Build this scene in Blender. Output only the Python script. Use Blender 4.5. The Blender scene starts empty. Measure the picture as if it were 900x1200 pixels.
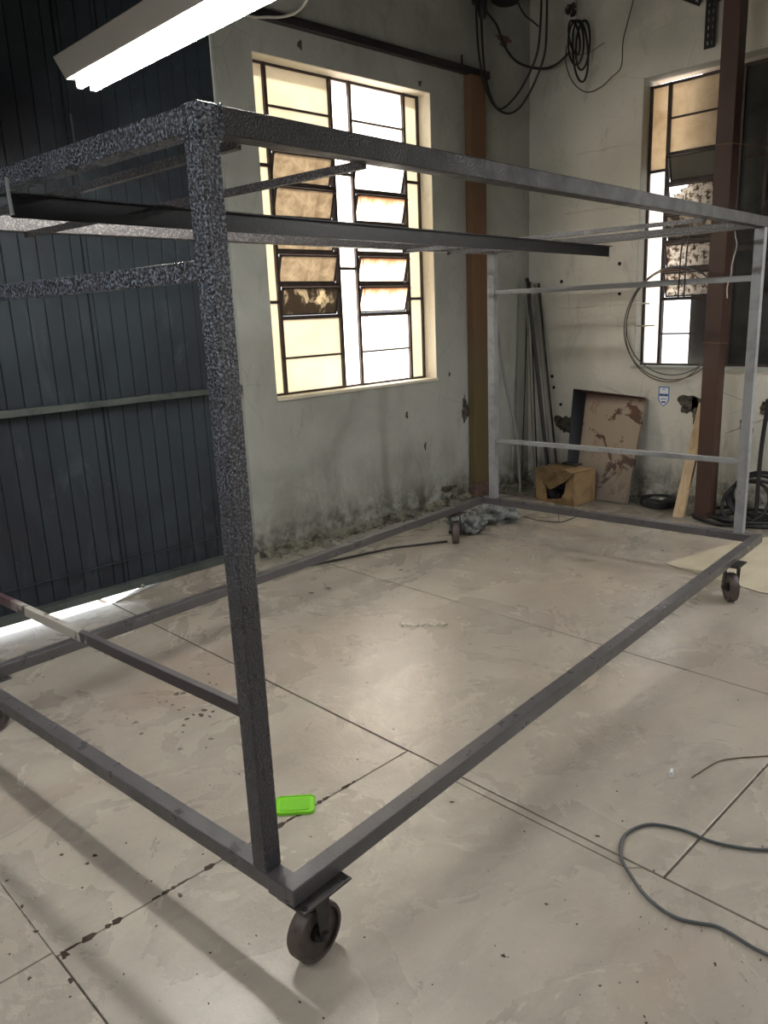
import bpy, bmesh, math, random
from mathutils import Vector, Matrix, noise
random.seed(7)
D = bpy.data; C = bpy.context.scene.collection; SC = bpy.context.scene
PI = math.pi

# ------------------------------------------------------------------ camera
cam = D.cameras.new('camera'); co = D.objects.new('camera', cam); C.objects.link(co)
cam.sensor_fit = 'HORIZONTAL'; cam.sensor_width = 36; cam.lens = 36*920.08/900; cam.clip_start = .02
Rv = Vector((.712, -.701, -.041)); Fv = Vector((.673, .698, -.246)).normalized()
Rv = (Rv-Fv*Rv.dot(Fv)).normalized(); Uv = Rv.cross(Fv)
co.matrix_world = Matrix(((Rv.x, Uv.x, -Fv.x, 0), (Rv.y, Uv.y, -Fv.y, 0), (Rv.z, Uv.z, -Fv.z, 1.5), (0, 0, 0, 1)))
SC.camera = co
# ------------------------------------------------------------------ world, sun, unseen added lamps, exposure
w = D.worlds.new('world'); SC.world = w; w.use_nodes = True
w.node_tree.nodes['Background'].inputs[0].default_value = (.93, .97, 1, 1)
w.node_tree.nodes['Background'].inputs[1].default_value = 2.2
sl = D.lights.new('sun', 'SUN'); so = D.objects.new('sun', sl); C.objects.link(so)
sl.energy = 14; sl.angle = math.radians(5); sl.color = (1, .93, .82)
sl.color = (1, .955, .89)
so.rotation_euler = Vector((-.14, -1, -.72)).to_track_quat('-Z', 'Y').to_euler()
def unseen_lamp(x, y, z, p, sx=.12, sy=1.25):
    l = D.lights.new('unseen_lamp', 'AREA'); o = D.objects.new('unseen_lamp', l); C.objects.link(o)
    l.shape = 'RECTANGLE'; l.size = sx; l.size_y = sy; l.energy = p; l.color = (1, .99, .985); o.location = (x, y, z)
for a in ((4.95, -.1, 2.5, 36), (4.4, -2.2, 2.6, 14), (1.5, -1.6, 2.6, 20), (-1.6, 2.4, 2.5, 15), (-1.6, -1.2, 2.6, 8), (-.75, 1.25, 2.45, 15)): unseen_lamp(*a)  # lamps out of view, added for light; the last inferred from the near post
SC.view_settings.view_transform = 'Standard'; SC.view_settings.look = 'None'; SC.view_settings.gamma = 1
SC.view_settings.exposure = .6

# ------------------------------------------------------------------ material helpers
def srgb(c): return tuple(((v/255+.055)/1.055)**2.4 if v/255 > .04045 else v/255/12.92 for v in c)+(1,)
class Mat:
    def __init__(s, name, base, rough=.6, metal=0, spec=.5):
        s.m = D.materials.new(name); s.m.use_nodes = True; s.nt = s.m.node_tree; s.N = s.nt.nodes; s.L = s.nt.links
        s.b = s.N['Principled BSDF']; s.b.inputs['Roughness'].default_value = rough; s.b.inputs['Metallic'].default_value = metal
        s.b.inputs['Specular IOR Level'].default_value = spec
        s.tc = s.N.new('ShaderNodeTexCoord'); s.col = None; s.base = base; s.b.inputs['Base Color'].default_value = base
        s.co = s.tc.outputs['Object']
    def scaled(s, sc):
        n = s.N.new('ShaderNodeMapping'); n.inputs['Scale'].default_value = sc; s.L.new(s.co, n.inputs[0]); return n.outputs[0]
    def noise(s, scale, detail=6, rough=.6, sc=None, dist=0):
        n = s.N.new('ShaderNodeTexNoise'); n.inputs['Scale'].default_value = scale; n.inputs['Detail'].default_value = detail
        n.inputs['Roughness'].default_value = rough; n.inputs['Distortion'].default_value = dist
        s.L.new(s.scaled(sc) if sc else s.co, n.inputs['Vector']); return n.outputs['Fac']
    def voro(s, scale, feat='F1', sc=None):
        n = s.N.new('ShaderNodeTexVoronoi'); n.feature = feat; n.inputs['Scale'].default_value = scale
        s.L.new(s.scaled(sc) if sc else s.co, n.inputs['Vector']); return n.outputs['Distance']
    def ramp(s, f, a, b, va=0, vb=1):
        n = s.N.new('ShaderNodeMapRange'); n.inputs[1].default_value = a; n.inputs[2].default_value = b
        n.inputs[3].default_value = va; n.inputs[4].default_value = vb; n.clamp = True; s.L.new(f, n.inputs[0]); return n.outputs[0]
    def math(s, op, a, b):
        n = s.N.new('ShaderNodeMath'); n.operation = op
        for i, v in enumerate((a, b)):
            if isinstance(v, (int, float)): n.inputs[i].default_value = v
            else: s.L.new(v, n.inputs[i])
        return n.outputs[0]
    def sep(s, i):
        n = s.N.new('ShaderNodeSeparateXYZ'); s.L.new(s.co, n.inputs[0]); return n.outputs[i]
    def mix(s, f, c):
        n = s.N.new('ShaderNodeMix'); n.data_type = 'RGBA'; s.L.new(f, n.inputs[0])
        if s.col is None: n.inputs[6].default_value = s.base
        else: s.L.new(s.col, n.inputs[6])
        if isinstance(c, tuple): n.inputs[7].default_value = c
        else: s.L.new(c, n.inputs[7])
        s.col = n.outputs[2]; s.L.new(s.col, s.b.inputs['Base Color']); return s
    def rough(s, f): s.L.new(f, s.b.inputs['Roughness']); return s
    def bump(s, f, st=.3, dist=.01):
        n = s.N.new('ShaderNodeBump'); n.inputs['Strength'].default_value = st; n.inputs['Distance'].default_value = dist
        s.L.new(f, n.inputs['Height'])
        if s.b.inputs['Normal'].is_linked: s.L.new(s.b.inputs['Normal'].links[0].from_socket, n.inputs['Normal'])
        s.L.new(n.outputs[0], s.b.inputs['Normal']); return s

M = {}
# concrete floor: sealed, patchy, faint sheen
m = Mat('concrete_floor', srgb((180, 172, 158)), .42, 0, 1.0); M['floor'] = m.m
m.mix(m.ramp(m.noise(1.1, 5, .6, None, .6), .38, .66), srgb((164, 156, 144)))
m.mix(m.ramp(m.noise(.8, 3, .6, (1, 1.4, 1), .8), .48, .75, 0, .6), srgb((164, 144, 128)))
m.mix(m.ramp(m.noise(3.3, 8, .68, (1, 2.2, 1), .5), .46, .82, 0, .6), srgb((128, 121, 111)))
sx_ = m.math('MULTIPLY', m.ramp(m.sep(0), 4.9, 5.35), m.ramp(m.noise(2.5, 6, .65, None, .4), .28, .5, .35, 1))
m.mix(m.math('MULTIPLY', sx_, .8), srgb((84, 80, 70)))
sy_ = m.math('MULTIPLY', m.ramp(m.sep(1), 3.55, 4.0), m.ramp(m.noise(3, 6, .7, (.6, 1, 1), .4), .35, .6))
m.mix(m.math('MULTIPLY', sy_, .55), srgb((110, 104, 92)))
sg_ = m.math('MULTIPLY', m.ramp(m.sep(0), 3.6, 4.6), m.ramp(m.noise(1.6, 6, .7, (3, .7, 1), .6), .46, .62))
m.mix(m.math('MULTIPLY', sg_, .55), srgb((124, 120, 108)))
m.mix(m.ramp(m.noise(26, 6, .75), .56, .75, 0, .5), srgb((205, 198, 184)))
m.mix(m.ramp(m.noise(70, 3, .7), .66, .74, 0, .6), srgb((105, 97, 88)))
m.rough(m.ramp(m.noise(2.4, 7, .65, None, 1), .3, .75, .2, .38))
m.bump(m.noise(9, 8, .7), .16, .02).bump(m.noise(90, 3, .6), .1, .004)
m = Mat('joint_dark', srgb((52, 46, 40)), .9); M['joint'] = m.m
# old plaster
def plaster(name, base, stain, z_dirt_shade=True):
    m = Mat(name, base, .85, 0, .2)
    m.mix(m.ramp(m.noise(1.3, 6, .62, None, .8), .42, .68, 0, .75), stain)
    m.mix(m.ramp(m.noise(6, 8, .7, (1, 1, .4), .5), .56, .72, 0, .45), srgb((120, 116, 104)))
    m.mix(m.ramp(m.noise(14, 7, .75), .67, .73, 0, .75), srgb((84, 78, 68)))
    z = m.sep(2)
    low = m.math('MULTIPLY', m.ramp(z, .0, .62, 1, 0), m.ramp(m.noise(4.5, 8, .72, (1, 1, .5), .5), .4, .6))
    m.mix(m.math('MULTIPLY', low, .75), srgb((106, 102, 86)))
    low2 = m.math('MULTIPLY', m.ramp(z, .05, .28, 1, 0), m.ramp(m.noise(9, 8, .75), .42, .58))
    m.mix(m.math('MULTIPLY', low2, .85), srgb((62, 58, 48)))
    hi = m.math('MULTIPLY', m.ramp(z, 2.7, 3.7, 0, 1), m.ramp(m.noise(2, 5, .6), .3, .6, .3, 1))  # upper wall darkened in the colour for the weaker lamp light there
    m.mix(m.math('MULTIPLY', hi, .6), srgb((110, 106, 98)))
    cr = m.ramp(m.voro(2.1, 'DISTANCE_TO_EDGE', (1, 1, 1.3)), 0, .004, 1, 0)
    cr = m.math('MULTIPLY', cr, m.ramp(m.noise(1.7, 3), .52, .6))
    m.mix(m.math('MULTIPLY', cr, .6), srgb((70, 66, 58)))
    m.bump(m.noise(3, 7, .65, None, .5), .5, .03).bump(m.noise(22, 6, .7), .3, .012)
    return m.m
M['wall_left'] = plaster('plaster_grey', srgb((176, 178, 170)), srgb((150, 152, 144)))
M['wall_back'] = plaster('plaster_cream', srgb((212, 210, 200)), srgb((192, 190, 178)))
m = Mat('dark_roof', srgb((62, 60, 58)), .9); M['ceiling'] = m.m
m = Mat('far_wall', srgb((96, 92, 86)), .9); M['far'] = m.m
m = Mat('broken_plaster', srgb((104, 98, 88)), .95); M['broken'] = m.m
m.mix(m.ramp(m.noise(26, 6, .75), .42, .58), srgb((58, 54, 48))).mix(m.ramp(m.noise(50, 4, .7), .6, .7, 0, .8), srgb((150, 144, 132))).bump(m.noise(30, 6, .7), 1, .03)
m = Mat('exposed_brick', srgb((120, 92, 80)), .95); M['brick'] = m.m
m.mix(m.ramp(m.noise(20, 6, .7), .4, .62), srgb((78, 66, 60))).bump(m.noise(30, 6, .7), 1, .02)
# gate paint
m = Mat('gate_paint', srgb((46, 56, 63)), .42, 0, .4); M['gate'] = m.m
m.mix(m.ramp(m.noise(1.2, 6, .6, (1, 1, 1), 1), .4, .65), srgb((34, 37, 46)))
m.mix(m.ramp(m.noise(5, 7, .7, (1, 1, .5), 1), .56, .72, 0, .6), srgb((74, 84, 86)))
m.mix(m.ramp(m.noise(60, 3, .7, (1, 1, .3)), .7, .78, 0, .6), srgb((110, 116, 116)))
m.rough(m.ramp(m.noise(2.5, 6, .6), .3, .7, .34, .6)).bump(m.noise(2.5, 4, .6), .35, .02)
m = Mat('gate_groove', srgb((18, 21, 23)), .8); M['groove'] = m.m
m = Mat('gate_trim', srgb((78, 84, 80)), .5); M['gate_rail'] = m.m
m.mix(m.ramp(m.noise(4, 6, .7, (1, 1, .5)), .45, .6), srgb((56, 62, 60)))
# frame paints
def enamel(name, base, spk, lo, hi, amt, rust=0, r=.36, bs=.55, zfade=False):
    m = Mat(name, base, r, 0, .7)
    f_ = m.math('MULTIPLY', m.ramp(m.noise(165, 3, .6), lo, hi), amt)
    if zfade: f_ = m.math('MULTIPLY', f_, m.ramp(m.math('ADD', m.sep(2), m.ramp(m.noise(3, 4), .3, .7, -.2, .2)), .9, 1.55, .12, 1))
    m.mix(f_, spk)
    m.mix(m.ramp(m.noise(7, 6, .65), .5, .7, 0, .4), srgb((56, 51, 50)))
    if rust: m.mix(m.ramp(m.noise(24, 6, .75), .62, .7, 0, rust), srgb((28, 24, 26)))
    m.rough(m.ramp(m.noise(12, 5, .6), .3, .7, r-.08, r+.18))
    m.bump(m.voro(190, 'F1'), bs, .003).bump(m.noise(380, 2, .6), bs*.6, .0015)
    return m.m
M['hammer_glints'] = enamel('hammered_enamel_painted_glints', srgb((50, 48, 52)), srgb((160, 174, 192)), .48, .62, .85, .3, .26, .7, True)  # bluish speckles are lamp glints put into the colour, fading down the post
M['dark'] = enamel('dark_grey_enamel', srgb((30, 28, 31)), srgb((56, 55, 61)), .5, .68, .5, .3, .42, .45)
M['lower'] = enamel('smooth_grey_enamel', srgb((78, 75, 77)), srgb((100, 98, 101)), .5, .7, .4, .2, .3, .15)
M['light'] = enamel('light_grey_enamel', srgb((146, 148, 150)), srgb((170, 174, 176)), .5, .7, .5, .7, .4, .25)
M['speck'] = enamel('speckled_grey_enamel', srgb((74, 71, 73)), srgb((140, 136, 132)), .5, .6, .8, .5, .4, .5)
m = Mat('peeling_paint', srgb((62, 56, 58)), .45); M['peel'] = m.m
m.mix(m.math('MULTIPLY', m.ramp(m.noise(7, 5, .6, (1, 1, .6)), .49, .51), m.ramp(m.sep(1), .72, .8)), srgb((168, 164, 154)))
m.mix(m.math('MULTIPLY', m.ramp(m.sep(1), 1.2, 1.25), .7), srgb((70, 40, 48)))
m.bump(m.noise(9, 5, .6, (1, 1, .6)), .3, .004)
m = Mat('black_steel', srgb((14, 14, 20)), .3, .1, .5); M['black'] = m.m
m.mix(m.ramp(m.noise(9, 6, .65, (.4, 1, 1)), .58, .75, 0, .6), srgb((84, 84, 94))).bump(m.noise(60, 4, .6), .2, .003)
m = Mat('dark_iron', srgb((44, 42, 42)), .5, .2); M['iron'] = m.m
m.mix(m.ramp(m.noise(30, 6, .7), .45, .65, 0, .6), srgb((78, 72, 68))).bump(m.noise(80, 4), .3, .003)
m = Mat('wheel_rust', srgb((92, 82, 78)), .55, .1); M['wheel'] = m.m
m.mix(m.ramp(m.noise(28, 6, .7), .45, .65, 0, .7), srgb((58, 46, 42))).bump(m.noise(60, 5), .35, .003)
m = Mat('wheel_hub', srgb((26, 25, 26)), .55, .1); M['hub'] = m.m
m = Mat('worn_zinc', srgb((170, 168, 160)), .45, .5); M['zinc'] = m.m
m.mix(m.ramp(m.noise(40, 5), .5, .65, 0, .7), srgb((90, 84, 78)))
# column and posts
m = Mat('brown_primer', srgb((70, 48, 38)), .55); M['column'] = m.m
m.mix(m.ramp(m.noise(3, 6, .6, (1, 1, .4)), .42, .65, 0, .7), srgb((62, 42, 35))).mix(m.ramp(m.noise(30, 5, .7), .66, .74, 0, .5), srgb((40, 30, 26))).bump(m.noise(20, 5), .15, .004)
m = Mat('orange_brown_timber', srgb((112, 84, 62)), .65); M['wpost'] = m.m
m.mix(m.ramp(m.noise(7, 6, .6, (1, 1, .12), 1), .45, .62, 0, .7), srgb((112, 76, 50)))
m.mix(m.ramp(m.math('ADD', m.sep(2), m.ramp(m.noise(3, 4), .3, .7, -.3, .3)), .9, 1.7, .9, 0), srgb((98, 86, 56))).bump(m.noise(9, 6, .6, (1, 1, .1)), .3, .004)
m = Mat('pipe_steel', srgb((44, 40, 42)), .45, .3); M['pipe'] = m.m
m = Mat('rod_steel', srgb((42, 38, 38)), .5, .3); M['rod'] = m.m
m.mix(m.ramp(m.noise(6, 5, .6, (3, 3, 1)), .5, .65, 0, .7), srgb((90, 78, 70)))
m = Mat('rod_grey', srgb((130, 130, 124)), .5); M['rodgrey'] = m.m
# glass
def pane(name, col, rough=.6, tr=.75, dirt=None, lo=.45, hi=.65, scale=7, dark=0):
    """frosted, dusty glass: translucent, lit from outside"""
    m = Mat(name, col, rough, 0, .4)
    t = m.N.new('ShaderNodeBsdfTranslucent'); t.inputs[0].default_value = col
    if dirt:
        m.mix(m.ramp(m.noise(scale, 7, .68, None, .6), lo, hi), dirt); m.L.new(m.col, t.inputs[0])
    mx = m.N.new('ShaderNodeMixShader'); mx.inputs[0].default_value = tr
    m.L.new(m.b.outputs[0], mx.inputs[1]); m.L.new(t.outputs[0], mx.inputs[2])
    m.L.new(mx.outputs[0], m.N['Material Output'].inputs[0]); return m
M['pane_cream'] = pane('cream_frosted_glass', srgb((226, 220, 202)), .5, .4, srgb((240, 235, 220)), .3, .7, 3).m  # cream puts a sunlit wall outside into the glass colour, white the sky
M['pane_white'] = pane('white_frosted_glass', srgb((252, 250, 246)), .5, .9).m
M['pane_dusty'] = pane('dusty_patterned_glass', srgb((204, 192, 172)), .6, .45, srgb((172, 158, 138)), .4, .62, 14).m
M['pane_dirty'] = pane('smeared_glass', srgb((214, 202, 178)), .6, .45, srgb((100, 90, 78)), .42, .5, 6).m
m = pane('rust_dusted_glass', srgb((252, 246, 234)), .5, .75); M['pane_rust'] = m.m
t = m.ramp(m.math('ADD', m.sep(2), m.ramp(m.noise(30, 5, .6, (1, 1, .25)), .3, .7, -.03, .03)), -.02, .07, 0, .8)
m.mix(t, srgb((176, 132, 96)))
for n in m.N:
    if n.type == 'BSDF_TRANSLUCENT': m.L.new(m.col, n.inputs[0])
M['pane_beige'] = pane('beige_dusty_glass', srgb((232, 220, 198)), .6, .6, srgb((206, 190, 164)), .35, .65, 5).m
M['pane_grime'] = pane('grimy_dark_glass', srgb((104, 100, 88)), .45, .3, srgb((140, 132, 116)), .6, .72, 9).m
M['pane_shade'] = pane('shaded_glass', srgb((72, 74, 70)), .4, .3, srgb((52, 54, 52)), .4, .6, 3).m  # shade of the board outside put into the glass colour
M['pane_etch'] = pane('broken_patterned_glass', srgb((236, 230, 220)), .5, .8, srgb((120, 104, 88)), .5, .56, 34).m
m = D.materials.new('clear_glass'); m.use_nodes = True; M['clear'] = m
nt = m.node_tree; nt.nodes.clear()
tr = nt.nodes.new('ShaderNodeBsdfTransparent'); gl = nt.nodes.new('ShaderNodeBsdfGlossy'); gl.inputs['Roughness'].default_value = .05
mx = nt.nodes.new('ShaderNodeMixShader'); mx.inputs[0].default_value = .06; o = nt.nodes.new('ShaderNodeOutputMaterial')
nt.links.new(tr.outputs[0], mx.inputs[1]); nt.links.new(gl.outputs[0], mx.inputs[2]); nt.links.new(mx.outputs[0], o.inputs[0])
m = Mat('window_steel', srgb((54, 42, 38)), .6); M['wsteel'] = m.m
m.mix(m.ramp(m.noise(20, 5), .5, .65, 0, .6), srgb((84, 66, 56)))
m = Mat('reveal_plaster', srgb((224, 216, 198)), .8); M['reveal'] = m.m
m.mix(m.ramp(m.noise(9, 7, .7), .55, .7, 0, .5), srgb((180, 164, 132))).bump(m.noise(20, 6), .3, .01)
m = Mat('dark_board', srgb((62, 60, 58)), .8); M['board'] = m.m
m = Mat('outdoor_ground', srgb((214, 190, 176)), .9); M['outside'] = m.m
# lamp
m = Mat('lamp_enamel', srgb((232, 230, 222)), .45); M['lamp'] = m.m
m = D.materials.new('tube_glow'); m.use_nodes = True; M['tube'] = m
b = m.node_tree.nodes['Principled BSDF']; b.inputs['Emission Color'].default_value = (1, .985, .94, 1); b.inputs['Emission Strength'].default_value = 95
m = Mat('lamp_holder', srgb((200, 198, 190)), .5); M['holder'] = m.m
# small stuff
m = Mat('cable_black', srgb((24, 24, 26)), .5); M['cable'] = m.m
m = Mat('cable_grey', srgb((78, 82, 84)), .5); M['cableg'] = m.m
m = Mat('cable_pale', srgb((190, 186, 176)), .6); M['cablep'] = m.m
m = Mat('wire_brown', srgb((110, 88, 68)), .6); M['wire'] = m.m
m = Mat('cardboard', srgb((152, 128, 94)), .85, 0, .2); M['card'] = m.m
m.mix(m.ramp(m.noise(7, 6, .65, None, .8), .46, .64, 0, .8), srgb((120, 96, 66))).mix(m.ramp(m.noise(22, 6, .7), .62, .72, 0, .6), srgb((72, 54, 40))).bump(m.noise(14, 5), .4, .01)
m = Mat('sooty_rag', srgb((44, 42, 48)), .9); M['rag'] = m.m
m.mix(m.ramp(m.noise(20, 5), .5, .66, 0, .7), srgb((92, 78, 66)))
m = Mat('flat_cardboard', srgb((192, 183, 160)), .8, 0, .2); M['sheet'] = m.m
m.mix(m.ramp(m.noise(3, 6, .6, (1, 3, 1)), .45, .68, 0, .5), srgb((168, 157, 134)))
m = Mat('rusty_tray', srgb((84, 62, 52)), .7, .1); M['tray'] = m.m
m.mix(m.math('MULTIPLY', m.ramp(m.noise(4.2, 7, .62, None, .6), .42, .45), m.ramp(m.sep(2), .78, .72)), srgb((158, 144, 128)))
m.mix(m.ramp(m.noise(6, 6, .7, (1, 1, .4)), .56, .68, 0, .8), srgb((110, 70, 44)))
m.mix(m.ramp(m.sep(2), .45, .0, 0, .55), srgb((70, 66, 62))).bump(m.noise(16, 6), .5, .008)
m = Mat('tray_dark', srgb((46, 50, 56)), .5, .2); M['trayd'] = m.m
m = Mat('black_rubber', srgb((26, 27, 28)), .6); M['rubber'] = m.m
m = Mat('pale_label', srgb((170, 170, 164)), .7); M['plabel'] = m.m
m.mix(m.ramp(m.noise(40, 3), .5, .55), srgb((110, 110, 106)))
m = Mat('pine_wood', srgb((196, 174, 140)), .7); M['pine'] = m.m
m.mix(m.ramp(m.noise(9, 6, .6, (3, 3, .25), 1), .45, .62, 0, .6), srgb((166, 138, 102))).mix(m.ramp(m.voro(4, 'F1', (1, 1, .8)), .02, .06, .9, 0), srgb((70, 44, 28)))
m = Mat('plastic_film', srgb((122, 126, 124)), .22, 0, .8); M['film'] = m.m
m.mix(m.ramp(m.noise(9, 6, .65), .45, .62, 0, .8), srgb((72, 76, 74))).bump(m.noise(11, 5, .6, None, 1), .8, .03)
m = Mat('green_plastic', srgb((126, 206, 40)), .35); M['green'] = m.m
m = Mat('green_plastic_inner', srgb((112, 190, 34)), .4); M['green2'] = m.m
m = Mat('white_paper', srgb((222, 216, 204)), .8); M['paper'] = m.m
m.mix(m.ramp(m.noise(30, 5), .5, .62, 0, .6), srgb((130, 118, 104)))
m = Mat('grit', srgb((70, 62, 54)), .9); M['grit'] = m.m
m = Mat('pit', srgb((62, 50, 42)), .95); M['pit'] = m.m
m = Mat('rubble', srgb((124, 120, 106)), .95); M['rubble'] = m.m
m.mix(m.ramp(m.noise(12, 6, .7), .45, .6), srgb((58, 54, 46))).mix(m.ramp(m.noise(40, 4), .62, .7), srgb((170, 164, 150))).bump(m.noise(40, 5), .8, .01)
m = Mat('sticker_blue', srgb((58, 110, 176)), .5); M['sblue'] = m.m
m = Mat('sticker_white', srgb((226, 230, 232)), .5); M['swhite'] = m.m
m = Mat('sticker_navy', srgb((44, 62, 116)), .5); M['snavy'] = m.m
m = Mat('hole_black', srgb((14, 13, 12)), .9); M['hole'] = m.m

# ------------------------------------------------------------------ object helpers
def link(name, me, mat, parent=None):
    me.materials.clear()
    if mat: me.materials.append(M[mat] if isinstance(mat, str) else mat)
    o = D.objects.new(name, me); C.objects.link(o)
    if parent: o.parent = parent
    return o
def tag(o, label=None, cat=None, group=None, kind=None):
    if label: o['label'] = label
    if cat: o['category'] = cat
    if group: o['group'] = group
    if kind: o['kind'] = kind
    return o
def empty(name, loc=(0, 0, 0), rz=0):
    o = D.objects.new(name, None); C.objects.link(o); o.location = loc; o.rotation_euler = (0, 0, rz); o.empty_display_size = .1; return o
class MB:
    def __init__(s): s.bm = bmesh.new()
    def quadbox(s, P):     # 8 points: bottom 4 ccw, top 4 ccw
        v = [s.bm.verts.new(p) for p in P]
        for f in ((3, 2, 1, 0), (4, 5, 6, 7), (0, 1, 5, 4), (1, 2, 6, 5), (2, 3, 7, 6), (3, 0, 4, 7)): s.bm.faces.new([v[i] for i in f])
        return v
    def box(s, x0, y0, z0, x1, y1, z1, bev=0):
        v = s.quadbox([(x0, y0, z0), (x1, y0, z0), (x1, y1, z0), (x0, y1, z0), (x0, y0, z1), (x1, y0, z1), (x1, y1, z1), (x0, y1, z1)])
        if bev:
            ed = list({e for q in v for e in q.link_edges})
            bmesh.ops.bevel(s.bm, geom=ed, offset=bev, segments=2, affect='EDGES', profile=.5)
        return s
    def ring(s, c, n, r, k, ref=None):
        n = n.normalized(); a = (ref or Vector((0, 0, 1)))
        if abs(n.dot(a)) > .95: a = Vector((1, 0, 0))
        u = n.cross(a).normalized(); w_ = n.cross(u)
        return [s.bm.verts.new(c+r*(math.cos(2*PI*i/k)*u+math.sin(2*PI*i/k)*w_)) for i in range(k)]
    def tube(s, pts, r, k=8, smooth=3, closed=False, caps=True):
        P = [Vector(p) for p in pts]
        if smooth > 1 and len(P) > 2:
            Q = []; n = len(P)
            for i in range(n if closed else n-1):
                p0, p1, p2, p3 = (P[(i-1) % n] if closed or i > 0 else P[0], P[i], P[(i+1) % n], P[(i+2) % n] if closed or i+2 < n else P[-1])
                for j in range(smooth):
                    t = j/smooth; Q.append(.5*((2*p1)+(p2-p0)*t+(2*p0-5*p1+4*p2-p3)*t*t+(3*p1-p0-3*p2+p3)*t**3))
            if not closed: Q.append(P[-1])
            P = Q
        rs = []; n = len(P); u = None
        for i in range(n):
            d = (P[(i+1) % n]-P[i-1]) if closed else (P[min(i+1, n-1)]-P[max(i-1, 0)])
            d.normalize()
            if u is None:
                a = Vector((0, 0, 1)) if abs(d.z) < .9 else Vector((1, 0, 0)); u = d.cross(a).normalized()
            u = (u-d*u.dot(d)).normalized(); w_ = d.cross(u); rr = r[i*len(r)//n] if isinstance(r, (list, tuple)) else r
            rs.append([s.bm.verts.new(P[i]+rr*(math.cos(2*PI*q/k)*u+math.sin(2*PI*q/k)*w_)) for q in range(k)])
        for i in range(n if closed else n-1):
            A, B = rs[i], rs[(i+1) % n]
            for q in range(k): s.bm.faces.new((A[q], A[(q+1) % k], B[(q+1) % k], B[q]))
        if not closed and caps:
            s.bm.faces.new(rs[0][::-1]); s.bm.faces.new(rs[-1])
        return s
    def lathe(s, prof, c, axis, k=32):   # prof (r, t) along axis
        c = Vector(c); n = Vector(axis).normalized(); rs = []
        for r, t in prof: rs.append(s.ring(c+n*t, n, max(r, 1e-4), k))
        for A, B in zip(rs, rs[1:]):
            for q in range(k): s.bm.faces.new((A[q], A[(q+1) % k], B[(q+1) % k], B[q]))
        s.bm.faces.new(rs[0][::-1]); s.bm.faces.new(rs[-1]); return s
    def prism(s, pts, off):              # polygon extruded by vector off
        off = Vector(off); a = [s.bm.verts.new(p) for p in pts]; b = [s.bm.verts.new(Vector(p)+off) for p in pts]; n = len(pts)
        s.bm.faces.new(a[::-1]); s.bm.faces.new(b)
        for i in range(n): s.bm.faces.new((a[i], a[(i+1) % n], b[(i+1) % n], b[i]))
        return s
    def build(s, name, mat, parent=None, smooth=False):
        bmesh.ops.recalc_face_normals(s.bm, faces=s.bm.faces)
        if smooth:
            for f in s.bm.faces: f.smooth = True
            for e in s.bm.edges:
                if len(e.link_faces) == 2 and e.calc_face_angle(0) > .7: e.smooth = False
        me = D.meshes.new(name); s.bm.to_mesh(me); s.bm.free(); return link(name, me, mat, parent)
def ico(bm, c, r, sq=(1, 1, 1), jit=.25, sub=1):
    res = bmesh.ops.create_icosphere(bm, subdivisions=sub, radius=1); R = Matrix.Rotation(random.random()*6, 3, 'Z')
    for v in res['verts']:
        k = 1+random.uniform(-jit, jit); q = R @ Vector((v.co.x*sq[0]*k, v.co.y*sq[1]*k, v.co.z*sq[2]*k)); v.co = Vector(c)+q*r

# ------------------------------------------------------------------ floor (slabs with recessed joints)
b = MB(); b.box(-4, -5, -.12, 5.75, 4.1, -.024); fl = b.build('floor', 'joint'); tag(fl, 'worn beige grey concrete floor cast in slabs', 'floor', kind='structure')
def slab(x0, y0, x1, y1):
    gl, gr = (.001 if x0 < .51 else .0045), (.001 if x1 < .51 else .0045); g = .0022 if x0 < .51 else .0035
    b = MB(); b.box(x0+gl, y0+g, -.03, x1-gr, y1-g, 0, .0015); return b.build('floor_slab', 'floor', fl)
for x0, x1, ys in ((-4, -1.98, (-5, -2.2, .6, 4.06)), (-1.98, -.74, (-5, -2.5, .4, 1.77, 4.06)), (-.74, .505, (-5, -2.4, -.6, 1.77, 4.06)), 
                   (1.755, 2.98, (-5, -2, .80, 4.06)), (2.98, 5.74, (-5, -1.4, 4.06))):
    for a, c in zip(ys, ys[1:]): slab(x0, a, x1, c)
slab(.505, 1.75, 1.755, 4.06); slab(.505, -5, 1.755, -.2)
b = MB(); g = .0035; b.prism([(.505+g, -.2+g, 0), (1.7515, -.2+g, 0), (1.7515, .86, 0), (1.721, .89, 0), (1.721, 1.52, 0), (1.7515, 1.55, 0), (1.7515, 1.75-g, 0), (.505+g, 1.75-g, 0)], (0, 0, -.03)); b.build('floor_slab', 'floor', fl)
b = MB(); b.prism([(1.7515, .865, 0), (1.7515, 1.545, 0), (1.726, 1.518, 0), (1.726, .892, 0)], (0, 0, -.03)); b.build('floor_slab', 'floor', fl)
fl.data.name = 'floor'
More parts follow.
